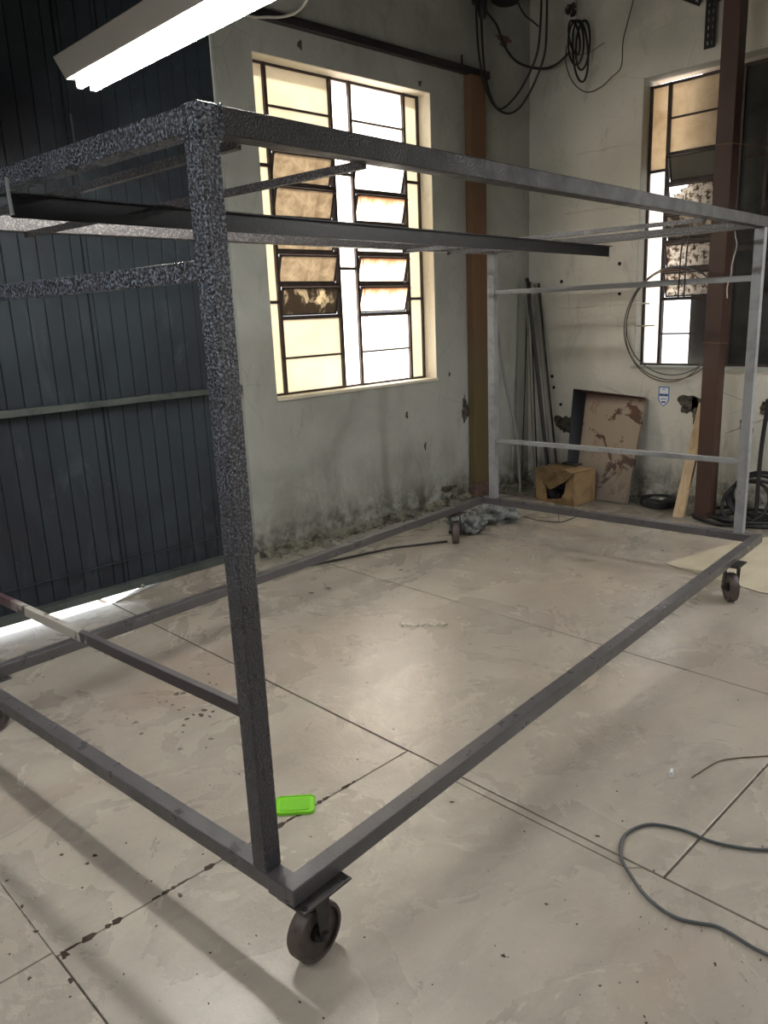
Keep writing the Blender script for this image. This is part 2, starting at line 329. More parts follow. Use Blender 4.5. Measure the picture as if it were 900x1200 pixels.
# pits, chips
def pit(x, y, r, asp=1.0, rot=0.0):
    n = 9; pts = []
    for i in range(n):
        a = 2*PI*i/n; rr = r*random.uniform(.45, 1.35); p = Vector((math.cos(a)*rr*asp, math.sin(a)*rr, 0)); p.rotate(Matrix.Rotation(rot, 3, 'Z')); pts.append((x+p.x, y+p.y, .0004))
    b = MB(); b.prism(pts, (0, 0, .0008)); return b.build('pit', 'pit', fl)
import itertools
def fl_pt(u, v, z=0.0):
    f = 920.08; d = Fv+Rv*((u-450)/f)-Uv*((v-600)/f); t = (z-1.5)/d.z; return Vector((0, 0, 1.5))+d*t
PITS = [(195, 822, .012), (187, 823, .009), (207, 813, .018), (202, 826, .011), (216, 829, .01), (210, 832, .009), (214, 813, .012), (158, 847, .013), (166, 860, .011), (211, 878, .014), (247, 866, .01), (240, 808, .008), (246, 800, .01), (244, 790, .009), (254, 802, .007),
        (235, 838, .014), (226, 838, .012), (219, 843, .013), (215, 850, .01), (240, 832, .016), (250, 834, .012), (246, 840, .01), (214, 858, .008), (102, 1012, .012), (111, 1003, .01), (72, 1002, .008), (26, 1063, .008), (42, 1092, .007), (83, 1150, .011), (34, 1147, .008), (211, 1049, .013), (75, 1120, .016), (8, 1032, .008), (148, 988, .007), (595, 615+41, .012), (676, 674, .01), (706, 730, .008), (776, 645, .016),
        (430, 800, .009), (410, 770, .007), (530, 940, .008), (700, 980, .007), (640, 1060, .007), (590, 1120, .008), (470, 668, .02), (385, 689, .025), (365, 695, .02)]
for u, v, r in PITS:
    p = fl_pt(u, v); pit(p.x, p.y, r*.62, random.uniform(1, 1.7), random.uniform(0, 3))
b = MB()   # jagged chipped edge along the joint y=1.75
x = .52
while x < 1.5:
    L_ = random.uniform(.01, .05); w_ = random.uniform(.003, .009)
    if random.random() < .8: b.prism([(x, 1.752-w_, .0003), (x+L_*.5, 1.752-w_*1.6, .0003), (x+L_, 1.752-w_*.4, .0003), (x+L_*.8, 1.752+w_*.7, .0003), (x+L_*.2, 1.752+w_, .0003)], (0, 0, .0008))
    x += L_
o = b.build('chipped_joint', 'pit', fl); tag(o, kind='stuff')
b = MB()   # loose grit
for i in range(260):
    u = random.uniform(0, 900); v = random.uniform(640, 1200); p = fl_pt(u, v)
    if p.y > 3.9 or p.x > 5.6: continue
    r = random.choice((.001, .0012, .0018, .0025)); ico(b.bm, (p.x, p.y, r*.4), r, (1.6, 1, .7), .3)
o = b.build('floor_grit', 'grit'); tag(o, 'fine dark grit scattered over the concrete floor', 'grit', kind='stuff')

# ------------------------------------------------------------------ walls
XB = 5.7; YL = 4.04; H = 4.6
b = MB()
b.box(2.75, YL, -.02, 3.0, YL+.25, H); b.box(4.515, YL, -.02, XB, YL+.25, H); b.box(3.0, YL, -.02, 4.515, YL+.25, 1.0); b.box(3.0, YL, 2.978, 4.515, YL+.25, H)
b.box(-4, YL, 4.3, 2.75, YL+.25, H); b.box(-4, YL, -.02, -2.35, YL+.25, 4.3)
wl = b.build('wall_left', 'wall_left'); tag(wl, 'grey stained plaster wall around the bright window', 'wall', kind='structure')
wb_ = MB(); y1, y0 = 3.06, 1.53
wb_.box(XB, -5, -.02, XB+.25, y0, H); wb_.box(XB, y1, -.02, XB+.25, YL+.25, H); wb_.box(XB, y0, -.02, XB+.25, y1, 1.02); wb_.box(XB, y0, 3.04, XB+.25, y1, H)
wk = wb_.build('wall_back', 'wall_back'); tag(wk, 'cream stained plaster wall behind the far end of the frame', 'wall', kind='structure')
b = MB(); b.box(-4.2, -5, -.02, -4, YL, H); tag(b.build('wall_rear', 'far'), 'plain dark wall behind the camera', 'wall', kind='structure')
b = MB(); b.box(-4.2, -5.2, -.02, XB+.25, -5, H); tag(b.build('wall_right', 'far'), 'plain dark wall on the right hand side', 'wall', kind='structure')
b = MB(); b.box(-4.2, -5.2, H, XB+.25, YL+.25, H+.1); tag(b.build('ceiling', 'ceiling'), 'dark roof far above the workshop', 'ceiling', kind='structure')
# reveals (plaster lining inside the left opening)
b = MB()
b.box(4.512, YL+.002, 1.0, 4.516, YL+.13, 2.978); b.box(2.999, YL+.002, 1.0, 3.003, YL+.13, 2.978)
b.box(3.0, YL+.002, 2.974, 4.515, YL+.13, 2.979); b.box(3.0, YL-.012, .985, 4.52, YL+.13, 1.003)
o = b.build('reveal', 'reveal', wl)
b = MB(); b.box(XB+.002, 3.056, 1.02, XB+.13, 3.062, 3.04); b.box(XB+.002, 1.53, 3.034, XB+.13, 3.06, 3.042); b.box(XB-.015, 1.53, 1.002, XB+.13, 3.075, 1.022)
b.build('reveal', 'wall_left', wk)
def patch(parent, plane, cu, cz, ru, rz, mat='broken', n=26, name='plaster_patch', depth=.004, seed=0):
    rnd = random.Random(seed+int(cu*97+cz*31)); pts = []
    for i in range(n):
        a = 2*PI*i/n; k = rnd.uniform(.62, 1.0)*(1+.25*math.sin(3*a+cu*7)); pts.append((math.cos(a)*ru*k, math.sin(a)*rz*k))
    b = MB()
    if plane == 'L': b.prism([(cu+p, YL+.002, cz+q) for p, q in pts], (0, -depth-.002, 0))
    else: b.prism([(XB+.002, cu+p, cz+q) for p, q in pts], (-depth-.002, 0, 0))
    return b.build(name, mat, parent)
for cu, cz, ru, rz, mt in ((4.84, .72, .05, .11, 'broken'), (4.17, .76, .014, .03, 'broken'), (4.36, .5, .012, .035, 'broken'), (5.36, 3.46, .10, .05, 'brick'), (3.36, 3.07, .02, .03, 'broken'), (4.41, 3.02, .02, .02, 'broken'), (4.62, .12, .12, .03, 'broken'), (4.66, 1.02, .012, .02, 'broken')):
    patch(wl, 'L', cu, cz, ru, rz, mt)
for cu, cz, ru, rz, mt in ((3.66, .53, .12, .085, 'broken'), (2.60, .755, .10, .085, 'broken'), (2.54, .71, .05, .10, 'broken'), (2.17, .65, .05, .11, 'broken'), (2.04, .75, .06, .09, 'broken'), (1.92, .85, .06, .12, 'broken'), (3.8, .08, .14, .05, 'broken')):
    patch(wk, 'B', cu, cz, ru, rz, mt)
b = MB()   # long shallow trowel ridges on the back wall, real relief
for z, y0_, y1_ in ((1.48, 2.95, 3.75), (1.33, 2.9, 3.7), (1.58, 3.1, 3.8), (2.2, 3.2, 3.7), (2.62, 3.1, 3.6)):
    n = 14
    b.tube([(XB+.002, y0_+(y1_-y0_)*i/n, z+.015*noise.noise(Vector((i*.6, z*5, 0)))) for i in range(n+1)], .007, 6, 2)
b.build('plaster_ridge', 'wall_back', wk, True)
def hole(u, v):
    f = 920.08; d = Fv+Rv*((u-450)/f)-Uv*((v-600)/f); t = XB/d.x; p = Vector((0, 0, 1.5))+d*t
    b = MB(); b.lathe([(.013, 0), (.015, .003)], (XB-.003, p.y, p.z), (1, 0, 0), 9); b.build('screw_hole', 'hole', wk)
for q in ((726, 309), (726, 344), (658, 330), (647, 441), (657, 474), (649, 454), (656, 491)): hole(*q)
# crumbled foot of the left wall
b = MB()
for i in range(300):
    t = random.random(); x = 2.85+t*2.75; y = YL-abs(random.gauss(0, .05))-.01; r = random.uniform(.006, .018)*(1 if y > 3.95 else .6)
    ico(b.bm, (x, y, r*.3), r, (1.5, 1, .8), .35)
for i in range(90):
    y = 2.6+random.random()*1.4; x = XB-abs(random.gauss(0, .04))-.02; r = random.uniform(.006, .02); ico(b.bm, (x, y, r*.3), r, (1.2, 1, .7), .35)
o = b.build('rubble', 'rubble'); tag(o, 'crumbled plaster and dirt along the foot of the walls', 'rubble', kind='stuff')
b = MB(); n = 60   # ragged footing ledge
top = []
for i in range(n+1):
    x = 2.8+2.1*i/n; k = .06+.03*noise.noise(Vector((x*5, 0, 3)))+.02*noise.noise(Vector((x*22, 1, 0))); hh = -.035+.035*noise.noise(Vector((x*7, 4, 0)))+.02*noise.noise(Vector((x*30, 4, 0)))
    top.append([b.bm.verts.new(p) for p in ((x, YL+.01, .09+hh), (x, YL-k*.45, .035+hh*.4), (x, YL-k, .001))])
for A, B_ in zip(top, top[1:]):
    for q in range(2): b.bm.faces.new((A[q], B_[q], B_[q+1], A[q+1]))
o = b.build('footing_ledge', 'rubble', wl)

# ------------------------------------------------------------------ gate (door_1)
gt = empty('door_1', (0, YL, 0)); tag(gt, 'dark blue green boarded gate filling the left side', 'gate', kind='structure')
b = MB(); b.box(-2.35, .03, .05, 2.74, .05, 4.3); b.build('backing_sheet', 'groove', gt)
x = 2.738; i = 0
while x > -2.33:
    b = MB(); x0 = max(x-.0815, -2.34); d = .002*noise.noise(Vector((i*1.7, 0, 0)))
    b.box(x0, .024+d, .05, x, .036, 4.3, .0025); b.build('board', 'gate', gt); x -= .085; i += 1
for z0, z1, y0_, y1_ in ((1.078, 1.112, -.03, .012), (.048, .085, -.035, .03), (.21, .216, .003, .012)):
    b = MB(); b.box(-2.34, y0_, z0, 2.73, y1_, z1, .002); b.build('gate_rail', 'gate_rail' if z0 != .21 else 'gate', gt)
b = MB(); b.box(1.86, .016, .06, 1.866, .03, 4.3); b.build('leaf_joint', 'groove', gt)
b = MB(); b.lathe([(.008, 0), (.011, .004), (.011, .012), (.006, .015)], (1.93, -.045, .06), (0, -1, 0), 10); b.box(1.925, -.045, .052, 1.935, -.03, .066); b.build('bolt', 'zinc', gt, True)
b = MB(); b.tube([(1.876, -.01, 2.5), (1.874, -.02, 2.38), (1.878, -.014, 2.3)], .006, 6); b.build('latch_rod', 'gate_rail', gt)

# ------------------------------------------------------------------ windows
def window(name, label, loc, rz, cols, panes):
    """cols: bar positions along the width; panes(col,row) gives a material key"""
    root = empty(name, loc, rz); tag(root, label, 'window', kind='structure')
    W = 1.515; Hh = 1.976; t = .011; bx = (0,)+cols+(W,)
    rows = (0, .235, .49, .695, .895, 1.095, 1.30, 1.50, 1.74, Hh)
    b = MB()
    b.box(0, -.012, 0, .018, .02, Hh); b.box(W-.018, -.012, 0, W, .02, Hh); b.box(0, -.012, 0, W, .02, .014); b.box(0, -.012, Hh-.016, W, .02, Hh)
    for c in cols: b.box(c-t, -.016, 0, c+t, .02, Hh)
    for k in (1, 3):
        for j, z in enumerate(rows[1:-1]):
            if j in (0, 7): b.box(bx[k], -.008, z-.006, bx[k+1], .012, z+.006)
            else: b.box(bx[k], -.014, z-.012, bx[k+1], .016, z+.012)
    nar = {0: (.59, 1.40), 2: (.80, 1.40), 4: (.59, 1.40)}
    for k, zz in nar.items():
        for z in zz: b.box(bx[k], -.008, z-.009, bx[k+1], .012, z+.009)
    b.build('window_frame', 'wsteel', root)
    def pn(x0, z0, x1, z1, mt, y=.004):
        b = MB(); b.box(x0, y, z0, x1, y+.003, z1); b.build('pane', mt, root)
    for k, zz in nar.items():
        e = (0,)+zz+(Hh,)
        for j in range(3): pn(bx[k]+.008, e[j]+.005, bx[k+1]-.008, e[j+1]-.005, panes(k, j))
    for k in (1, 3):
        for j in range(9):
            z0, z1 = rows[j], rows[j+1]; mt = panes(k, j); x0, x1 = bx[k]+t, bx[k+1]-t
            if j in (0, 1, 7, 8):
                if mt: pn(x0-.003, z0+.004, x1+.003, z1-.004, mt)
            else:
                L = empty('louvre', ((x0+x1)/2, .002, (z0+z1)/2)); L.parent = root; L.rotation_euler = (math.radians(16), 0, 0)
                hw = (x1-x0)/2-.006; hh = (z1-z0)/2-.012; b = MB(); s_ = .009
                b.box(-hw, -.009, -hh, -hw+s_, .009, hh); b.box(hw-s_, -.009, -hh, hw, .009, hh); b.box(-hw, -.009, -hh, hw, .009, -hh+s_); b.box(-hw, -.009, hh-s_, hw, .009, hh)
                for sx in (-1, 1): b.lathe([(.006, 0), (.006, .02)], (sx*hw-.01, -.012, hh*.9), (1, 0, 0), 8)
                b.build('louvre_frame', 'wsteel', L)
                if mt == 'broken':      # shards left in the lower and right part
                    b = MB(); b.prism([(-hw+.02, 0, -hh), (hw*.35, 0, -hh), (hw*.35, 0, hh), (-hw*.35, 0, hh*.9), (-hw*.42, 0, hh*.7), (-hw*.62, 0, hh*.62), (-hw*.6, 0, hh*.35), (-hw*.86, 0, hh*.3), (-hw*.8, 0, -hh*.1), (-hw*.97, 0, -hh*.3)], (0, .003, 0))
                    b.build('pane', 'pane_etch', L)
                elif mt:
                    b = MB(); b.box(-hw+.006, -.002, -hh+.004, hw-.006, .002, hh-.004); b.build('pane', mt, L)
    return root
def p1(k, j):
    if k in (0,): return 'pane_cream'
    if k == 4: return 'pane_cream'
    if k == 2: return 'pane_white'
    if k == 1: return ('pane_cream', 'pane_cream', 'pane_dirty', 'pane_dusty', 'pane_dusty', 'pane_dusty', 'pane_dusty', 'pane_cream', 'pane_cream')[j]
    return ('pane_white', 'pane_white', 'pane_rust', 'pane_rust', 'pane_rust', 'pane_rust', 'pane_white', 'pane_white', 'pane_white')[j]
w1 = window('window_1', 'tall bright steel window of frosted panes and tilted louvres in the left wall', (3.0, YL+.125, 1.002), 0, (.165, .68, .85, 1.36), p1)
def p2(k, j):
    if k == 0: return ('pane_white', 'pane_white', 'pane_beige')[j]
    if k in (2, 4): return 'pane_shade'
    if k == 1: return ('clear', 'clear', 'pane_etch', 'pane_etch', 'pane_dirty', 'broken', 'pane_grime', 'pane_beige', 'pane_beige')[j]
    return 'pane_shade'
w2 = window('window_2', 'tall half darkened steel window behind the brown column', (XB+.11, 3.056, 1.022), -PI/2, (.15, .67, .85, 1.36), p2)
def cord(parent, x, z1, z0):
    b = MB(); b.tube([(x, -.03, z1), (x+.004, -.03, (z1+z0)/2), (x+.006, -.03, z0+.12), (x+.02, -.032, z0+.06), (x, -.03, z0)], .0022, 5, 3)
    b.tube([(x+.018*math.cos(a*PI/5)*.6+.012, -.03, z0-.035+.035*math.sin(a*PI/5)) for a in range(10)], .0018, 5, 2, closed=True); b.build('pull_cord', 'wsteel', parent)
cord(w1, .70, 1.5, .49); cord(w1, .885, 1.5, .49)
b = MB(); b.box(5.96, 1.0, .6, 6.0, 2.75, 3.4); tag(b.build('blocking_board', 'board'), 'dark board closing the right part of the window behind the column, seen through its panes', 'board')
b = MB(); b.box(-8, YL+.3, -.10, 14, 22, -.06); b.box(XB+.3, -10, -.1, 14, YL+.3, -.06); tag(b.build('ground_outside', 'outside'), 'pale sunlit ground outside, glimpsed under the gate', 'ground', kind='structure')
b = MB(); b.box(-4, YL, -.1, 2.75, YL+.32, -.02); b.prism([(1.75, YL-.02, 0), (1.95, YL-.03, .03), (2.2, YL-.03, .048), (2.75, YL-.03, .05), (2.75, YL-.03, -.02), (1.75, YL-.03, -.02)], (0, .3, 0)); b.build('threshold', 'floor', fl)  # sloped rise added to shut the gap and stop the sun strip

# ------------------------------------------------------------------ steel frame on castors
FX, FY, FA = .866, 1.243, math.radians(4.4432)
fr = empty('wheeled_rack', (FX, FY, 0), FA)
tag(fr, 'large box frame of welded dark grey square steel tube standing on iron castors', 'rack')
L, W, zb, zt, s, sh, p0, pw = 3.437, 1.823, .253, 1.885, .047, .0445, .0914, .0481
def bar(name, x0, y0, z0, x1, y1, z1, mat, bev=.003, label=None):
    b = MB(); b.box(x0, y0, z0, x1, y1, z1, bev); o = b.build(name, mat, fr)
    if label: o['label'] = label
    return o
# bottom
bar('bottom_rail', 0, 0, zb-sh, L, s, zb, 'lower'); bar('bottom_rail', 0, W-s, zb-sh, L-.002, W, zb, 'lower')
bar('bottom_rail', .0005, s, zb-sh+.001, s, W-s, zb-.0005, 'lower'); bar('bottom_rail', L-s, s, zb-sh+.001, L-.0005, W-s, zb-.0005, 'lower')
bar('corner_block', -.001, s*.5, zb-sh-.004, s, p0-.002, zb-.001, 'lower')
# posts
ztp = zt-.05
bar('post', 0, p0, zb, pw, p0+pw, ztp+.045, 'hammer_glints', .004, 'blue black hammered post in the foreground')
bar('post', L-pw, p0, zb, L, p0+pw, ztp, 'light', .003, 'light grey chipped post by the wall')
bar('post', L-pw, W-p0-pw, zb, L, W-p0, ztp, 'light', .003, 'light grey post in the far corner')
bar('post', 0, W-p0-pw, zb, pw, W-p0, ztp, 'hammer_glints', .003)
# top
yt = W-p0
bar('top_rail', pw+.004, p0, ztp, L, p0+.05, zt, 'dark'); bar('top_rail', pw, yt-.05, ztp-.008, L, yt, zt-.008, 'speck')
bar('top_rail', 0, p0+pw+.004, ztp+.001, .05, yt, zt-.001, 'hammer_glints'); bar('top_rail', L-.05, p0+.05, ztp-.002, L-.001, yt-.05, zt-.012, 'speck')
b = MB(); b.box(-.002, p0-.002, ztp-.004, pw+.005, p0+pw+.005, zt+.002, .006)
b.tube([(-.001, p0-.001, ztp-.006), (pw+.003, p0-.001, ztp-.006), (pw+.003, p0+pw+.003, ztp-.006), (-.001, p0+pw+.003, ztp-.006)], .004, 6, 1, closed=True)
b.tube([(pw+.006, p0-.001, ztp), (pw+.006, p0-.001, zt), (pw+.006, p0+pw, zt)], .004, 6, 1); b.build('corner_cap', 'hammer_glints', fr)
# middle rails of the end frames
bar('middle_rail', .004, p0+pw, 1.573, .034, yt-pw, 1.613, 'hammer_glints'); bar('middle_rail', .002, p0+pw, .638, .022, yt-pw, .668, 'peel', .002, 'dark rail with white flaking paint')
bar('middle_rail', L-.034, p0+pw, 1.578, L-.006, yt-pw, 1.608, 'light'); bar('middle_rail', L-.034, p0+pw, .632, L-.006, yt-pw, .660, 'light')
# cross members under the top
for i, (xa, xb_) in enumerate(((.13, .13), (.50, .44), (2.70, 2.54), (3.10, 2.95))):
    b = MB(); w_ = .009
    b.quadbox([(xa-w_, p0+.05, 1.825), (xa+w_, p0+.05, 1.825), (xb_+w_, yt-.02, 1.811), (xb_-w_, yt-.02, 1.811), (xa-w_, p0+.05, 1.843), (xa+w_, p0+.05, 1.843), (xb_+w_, yt-.02, 1.83), (xb_-w_, yt-.02, 1.83)])
    b.build('cross_bar', 'speck', fr)
# castors
def castor(x, y, ax, plate=None):
    ax = Vector(ax).normalized(); zr = zb-sh; R = .074
    px0, px1, py0, py1 = plate or (x-.06, x+.06, y-.05, y+.05)
    b = MB(); b.box(px0, py0, zr-.006, px1, py1, zr-.0005, .0015)
    c = b.build('castor', 'iron', fr)
    f = ax.cross(Vector((0, 0, 1))).normalized()    # rolling direction
    b = MB()
    for sg in (-1, 1):
        o_ = ax*sg*.031
        P = []
        for t, z, wd in ((0, zr-.008, .026), (0, R-.012, .011)): P += [Vector((x, y, z))+o_+f*wd, Vector((x, y, z))+o_-f*wd]
        b.prism([P[0], P[1], P[3], P[2]], ax*sg*.004)
    c0 = Vector((x, y, zr-.012)); q = [c0+f*.034*a+ax*.035*b_ for a, b_ in ((-1, -1), (1, -1), (1, 1), (-1, 1))]; b.prism(q, (0, 0, .006))
    b.lathe([(.02, 0), (.02, .006)], (x, y, zr-.012), (0, 0, 1), 16); b.lathe([(.007, -.04), (.007, .04)], (x, y, R), ax, 10); b.lathe([(.012, -.044), (.012, -.036)], (x, y, R), ax, 6); b.lathe([(.012, .036), (.012, .044)], (x, y, R), ax, 6)
    b.build('fork', 'iron', c, True)
    b = MB(); h = .021
    b.lathe([(R*.86, -h*.5), (R*.86, -h), (R*.97, -h), (R, -h*.8), (R, h*.8), (R*.97, h), (R*.86, h), (R*.86, h*.5)], (x, y, R), ax, 40); b.build('wheel', 'wheel', c, True)
    b = MB(); b.lathe([(.022, -h*1.1), (.024, -h*.45), (R*.84, -h*.35), (R*.87, -h*.3), (R*.87, h*.3), (R*.84, h*.35), (.024, h*.45), (.022, h*1.1)], (x, y, R), ax, 32); b.build('wheel_web', 'hub', c, True)
    for (hx, hy) in ((px0+.014, py0+.013), (px1-.014, py0+.013)):
        b = MB(); b.lathe([(.0075, 0), (.0075, .0012)], (hx, hy, zr-.0008 if not plate else zr-.0004), (0, 0, 1), 12); b.build('bolt_hole', 'hole', c)
    return c
castor(.085, .035, (.03, -1, 0), (.0, .155, -.032, .06)); castor(3.02, .022, (-.58, .81, 0), (2.93, 3.06, -.038, .06))
castor(3.09, 1.80, (-.65, .76, 0), (3.0, 3.14, 1.74, 1.86)); castor(.07, 1.79, (-.3, .95, 0), (0, .15, 1.75, 1.86))
# loose black channel hung under the cross bars
ch = MB(); A0, A1 = Vector((-.065, .735, 0)), Vector((3.30, .868, 0)); z0, z1 = 1.748, 1.803
dv = (A1-A0).normalized(); nv = Vector((-dv.y, dv.x, 0))
def chbox(o0, o1, za, zb_): ch.quadbox([A0+nv*o0+Vector((0, 0, za)), A1+nv*o0+Vector((0, 0, za)), A1+nv*o1+Vector((0, 0, za)), A0+nv*o1+Vector((0, 0, za)), A0+nv*o0+Vector((0, 0, zb_)), A1+nv*o0+Vector((0, 0, zb_)), A1+nv*o1+Vector((0, 0, zb_)), A0+nv*o1+Vector((0, 0, zb_))])
chbox(0, .003, z0, z1); chbox(.0035, .05, z1-.003, z1); chbox(-.018, -.0005, z1-.004, z1-.0005)
cho = ch.build('steel_channel', 'black'); cho.location = (FX, FY, 0); cho.rotation_euler = (0, 0, FA)
tag(cho, 'long black steel section lying lengthwise under the top cross bars of the frame', 'steel bar')
b = MB(); b.tube([(-.068, .72, 1.832), (-.070, .72, 1.80), (-.068, .72, 1.752)], .0045, 6, 2); o = b.build('end_hook', 'light', cho)
# pale cord dangling from the far top rail
b = MB(); b.tube([(3.413, .243, 1.835), (3.41, .236, 1.80), (3.413, .228, 1.755), (3.412, .245, 1.67), (3.413, .247, 1.62), (3.413, .262, 1.555), (3.414, .258, 1.50)], .0032, 6, 3)
o = b.build('dangling_cord', 'cablep'); o.location = (FX, FY, 0); o.rotation_euler = (0, 0, FA); tag(o, 'thin pale cord dangling from the far end of the top rail', 'cord')
for x_, l_, k in ((3.39, .2, 0), (3.392, .2, 1)):
    b = MB(); yy = .49-.03*k; b.tube([(x_, yy, 1.83), (x_-.004, yy+.012, 1.75), (x_, yy+.018, 1.83-.33)], .0045, 6, 3)
    o = b.build('hanging_strap', 'cable'); o.location = (FX, FY, 0); o.rotation_euler = (0, 0, FA)
    tag(o, ('dark strap hanging from the far top rail, %s of the two' % ('left' if k == 0 else 'right')), 'strap')

# ------------------------------------------------------------------ fluorescent lamp
lp = empty('fluorescent_lamp', (1.515, 0, 0)); tag(lp, 'white twin tube fluorescent lamp, lit, hanging at the top left', 'lamp')
ya, yb_ = 1.86, 3.125
b = MB(); prof = [(-.06, 2.395), (-.098, 2.462), (-.096, 2.466), (-.04, 2.468), (-.04, 2.475), (.04, 2.475), (.04, 2.468), (.096, 2.466), (.098, 2.462), (.06, 2.395)]
b.prism([(x, ya, z) for x, z in prof], (0, yb_-ya, 0)); b.build('reflector', 'lamp', lp)
for sx in (-.022, .034):
    b = MB(); b.tube([(sx, ya+.035, 2.374), (sx, yb_-.035, 2.374)], .013, 14, 1); b.build('tube', 'tube', lp, True)
    for yy in (ya+.018, yb_-.032):
        b = MB(); b.box(sx-.012, yy, 2.362, sx+.012, yy+.014, 2.397, .003); b.build('lamp_holder', 'holder', lp)
for yy in (2.1, 2.95):
    b = MB(); b.tube([(0, yy, 2.47), (0, yy, 4.6)], .003, 5, 1); b.build('suspension_wire', 'pipe', lp)

# ------------------------------------------------------------------ wall fixtures
b = MB(); b.box(4.88, YL-.07, .12, 5.05, YL-.004, 3.14, .003); b.build
o = b.build('timber_post', 'wpost'); tag(o, 'orange brown timber post standing against the left wall near the corner', 'post')
b = MB(); b.box(4.87, YL-.075, 0, 5.06, YL-.003, .118, .004); o = b.build('base_block', 'brick'); tag(o, 'low dull block under the foot of the timber post', 'block')
b = MB(); b.box(2.90, YL-.06, 3.142, 5.12, YL-.012, 3.192, .003); b.tube([(4.83, YL-.03, 3.19), (4.83, YL-.03, 3.26)], .008, 6, 1)
for xx in (3.3, 4.3): b.box(xx, YL-.014, 3.15, xx+.03, YL+.01, 3.18)
o = b.build('steel_bar', 'pipe'); tag(o, 'dark steel bar running along the wall above the bright window', 'steel bar')
b = MB(); cx0, cx1, cy0, cy1 = 5.33, 5.435, 2.242, 2.352
b.box(cx0, cy0, 0, cx1, cy1, 4.6, .003); o = b.build('steel_column', 'column'); tag(o, 'brown painted steel column standing before the darkened window', 'column')
for k, z in enumerate((2.44, 1.21)):
    b = MB(); e = .004; b.tube([(cx0-e, cy0-e, z), (cx0-e, cy1+e, z+.006), (cx1+e, cy1+e, z), (cx1+e, cy0-e, z-.004)], .003, 6, 1, closed=True)
    if k == 0: b.tube([(cx0+.02, cy0-e, z), (5.6, 2.02, z-.03), (5.68, 1.7, z+.02)], .003, 5, 3)
    o = b.build('tie_wire', 'wire'); tag(o, ('thin wire tied round the brown column, the %s of two' % ('upper' if k == 0 else 'lower')), 'wire')
# perforated bracket at the top
b = MB(); X_ = XB-.035
def perf(P0, dirv, n, wv, gap=.046):
    P0 = Vector(P0); dirv = Vector(dirv).normalized(); wv = Vector(wv).normalized()
    for i in range(n):
        c = P0+dirv*gap*i
        q = [c, c+dirv*.022, c+dirv*.022+wv*.075, c+wv*.075]; b.prism(q, (-.003, 0, 0))
    for o_ in (0, .028, .056):
        q = [P0+wv*o_, P0+dirv*(gap*(n-1)+.014)+wv*o_, P0+dirv*(gap*(n-1)+.014)+wv*(o_+.019), P0+wv*(o_+.019)]; b.prism(q, (-.0035, 0, 0))
perf((X_, 2.615, 3.50), (0, 0, -1), 9, (0, -1, 0)); perf((X_, 2.80, 3.46), (0, -.86, -.5), 4, (0, -.5, .86))
b.box(X_, 2.50, 3.38, X_+.012, 2.60, 3.7); b.box(X_, 2.46, 3.5, X_+.035, 2.85, 3.7)
o = b.build('perforated_bracket', 'cable'); tag(o, 'black perforated cable tray bracket high on the cream wall beside the column', 'bracket')
# sticker
sk = empty('shield_sticker', (XB-.001, 2.80, .795)); tag(sk, 'small blue and white shield shaped sticker on the cream wall', 'sticker')
def shield(w_, h, t, x, name, mat, dz=0):
    b = MB(); b.prism([(x, w_, h+dz), (x, -w_, h+dz), (x, -w_, -h*.35+dz), (x, -w_*.55, -h*.75+dz), (x, 0, -h+dz), (x, w_*.55, -h*.75+dz), (x, w_, -h*.35+dz)], (-t, 0, 0)); return b.build(name, mat, sk)
shield(.043, .075, .001, 0, 'border', 'sblue'); shield(.035, .067, .001, -.001, 'white_field', 'swhite')
def stripe(a, b_, z0_, z1_, mt, x=-.002):
    b = MB(); b.box(x-.0006, a, z0_, x, b_, z1_); b.build('printed_band', mt, sk)
stripe(-.034, .034, .004, .022, 'sblue'); stripe(-.012, -.03, .006, .018, 'snavy', -.0026); stripe(.028, .012, .007, .019, 'snavy', -.0026); stripe(-.016, .016, -.047, -.035, 'snavy'); stripe(-.01, .01, .052, .058, 'sblue'); stripe(-.024, .024, -.02, -.014, 'sblue')

# ------------------------------------------------------------------ hanging cables near the corner
def px(u, v, X):
    f = 920.08; d = Fv+Rv*((u-450)/f)-Uv*((v-600)/f); return Vector((0, 0, 1.5))+d*min(X/d.x, 3.95/d.y)
def cab(name, pts, X, r, mat, label, cat='cable', dX=0, k=7):
    n = len(pts); b = MB(); b.tube([px(u, v, X+dX*i/(n-1)) for i, (u, v) in enumerate(pts)], r, k, 4)
    o = b.build(name, mat, None, True); tag(o, label, cat); return o
cab('hanging_cable', [(556, -25), (557.8, 0), (558.9, 33), (561, 62), (565.5, 89), (572, 111), (584.5, 128), (600, 118), (615.5, 95.5), (629, 64), (633, 33), (634.5, 0), (635, -25)], 5.35, .0085, 'cable', 'black cable drooping in a deep loop near the corner, the inner of two')
cab('hanging_cable', [(563, -25), (564, 20), (566, 62), (570, 95), (580, 124), (595.5, 133), (611, 124), (627, 95.5), (638, 64), (640.5, 33), (641, 0), (641, -25)], 5.37, .0085, 'cable', 'black cable drooping in a deep loop near the corner, the outer of two')
cab('hanging_cable', [(562, -20), (569, 11), (582, 29), (591, 53), (604, 71), (622, 79), (640, 80), (655.5, 73), (668, 60)], 5.42, .009, 'cable', 'black cable sagging from the corner towards the hung cable coil', dX=.18)
cab('hanging_cable', [(600, -25), (606.7, 2), (615.5, 18), (623, 24), (631, 31)], 5.5, .006, 'cable', 'short black cable end hanging below the dark box in the corner')
cab('thin_wire', [(664, 53), (663, 73), (671, 96), (687, 108), (704, 102), (717, 90), (728, 78), (730, 49), (735, 28), (740, 9), (743, -5), (746, -25)], 5.63, .0038, 'cable', 'thin dark wire sweeping down from the top beside the hung cable coil', 'wire')
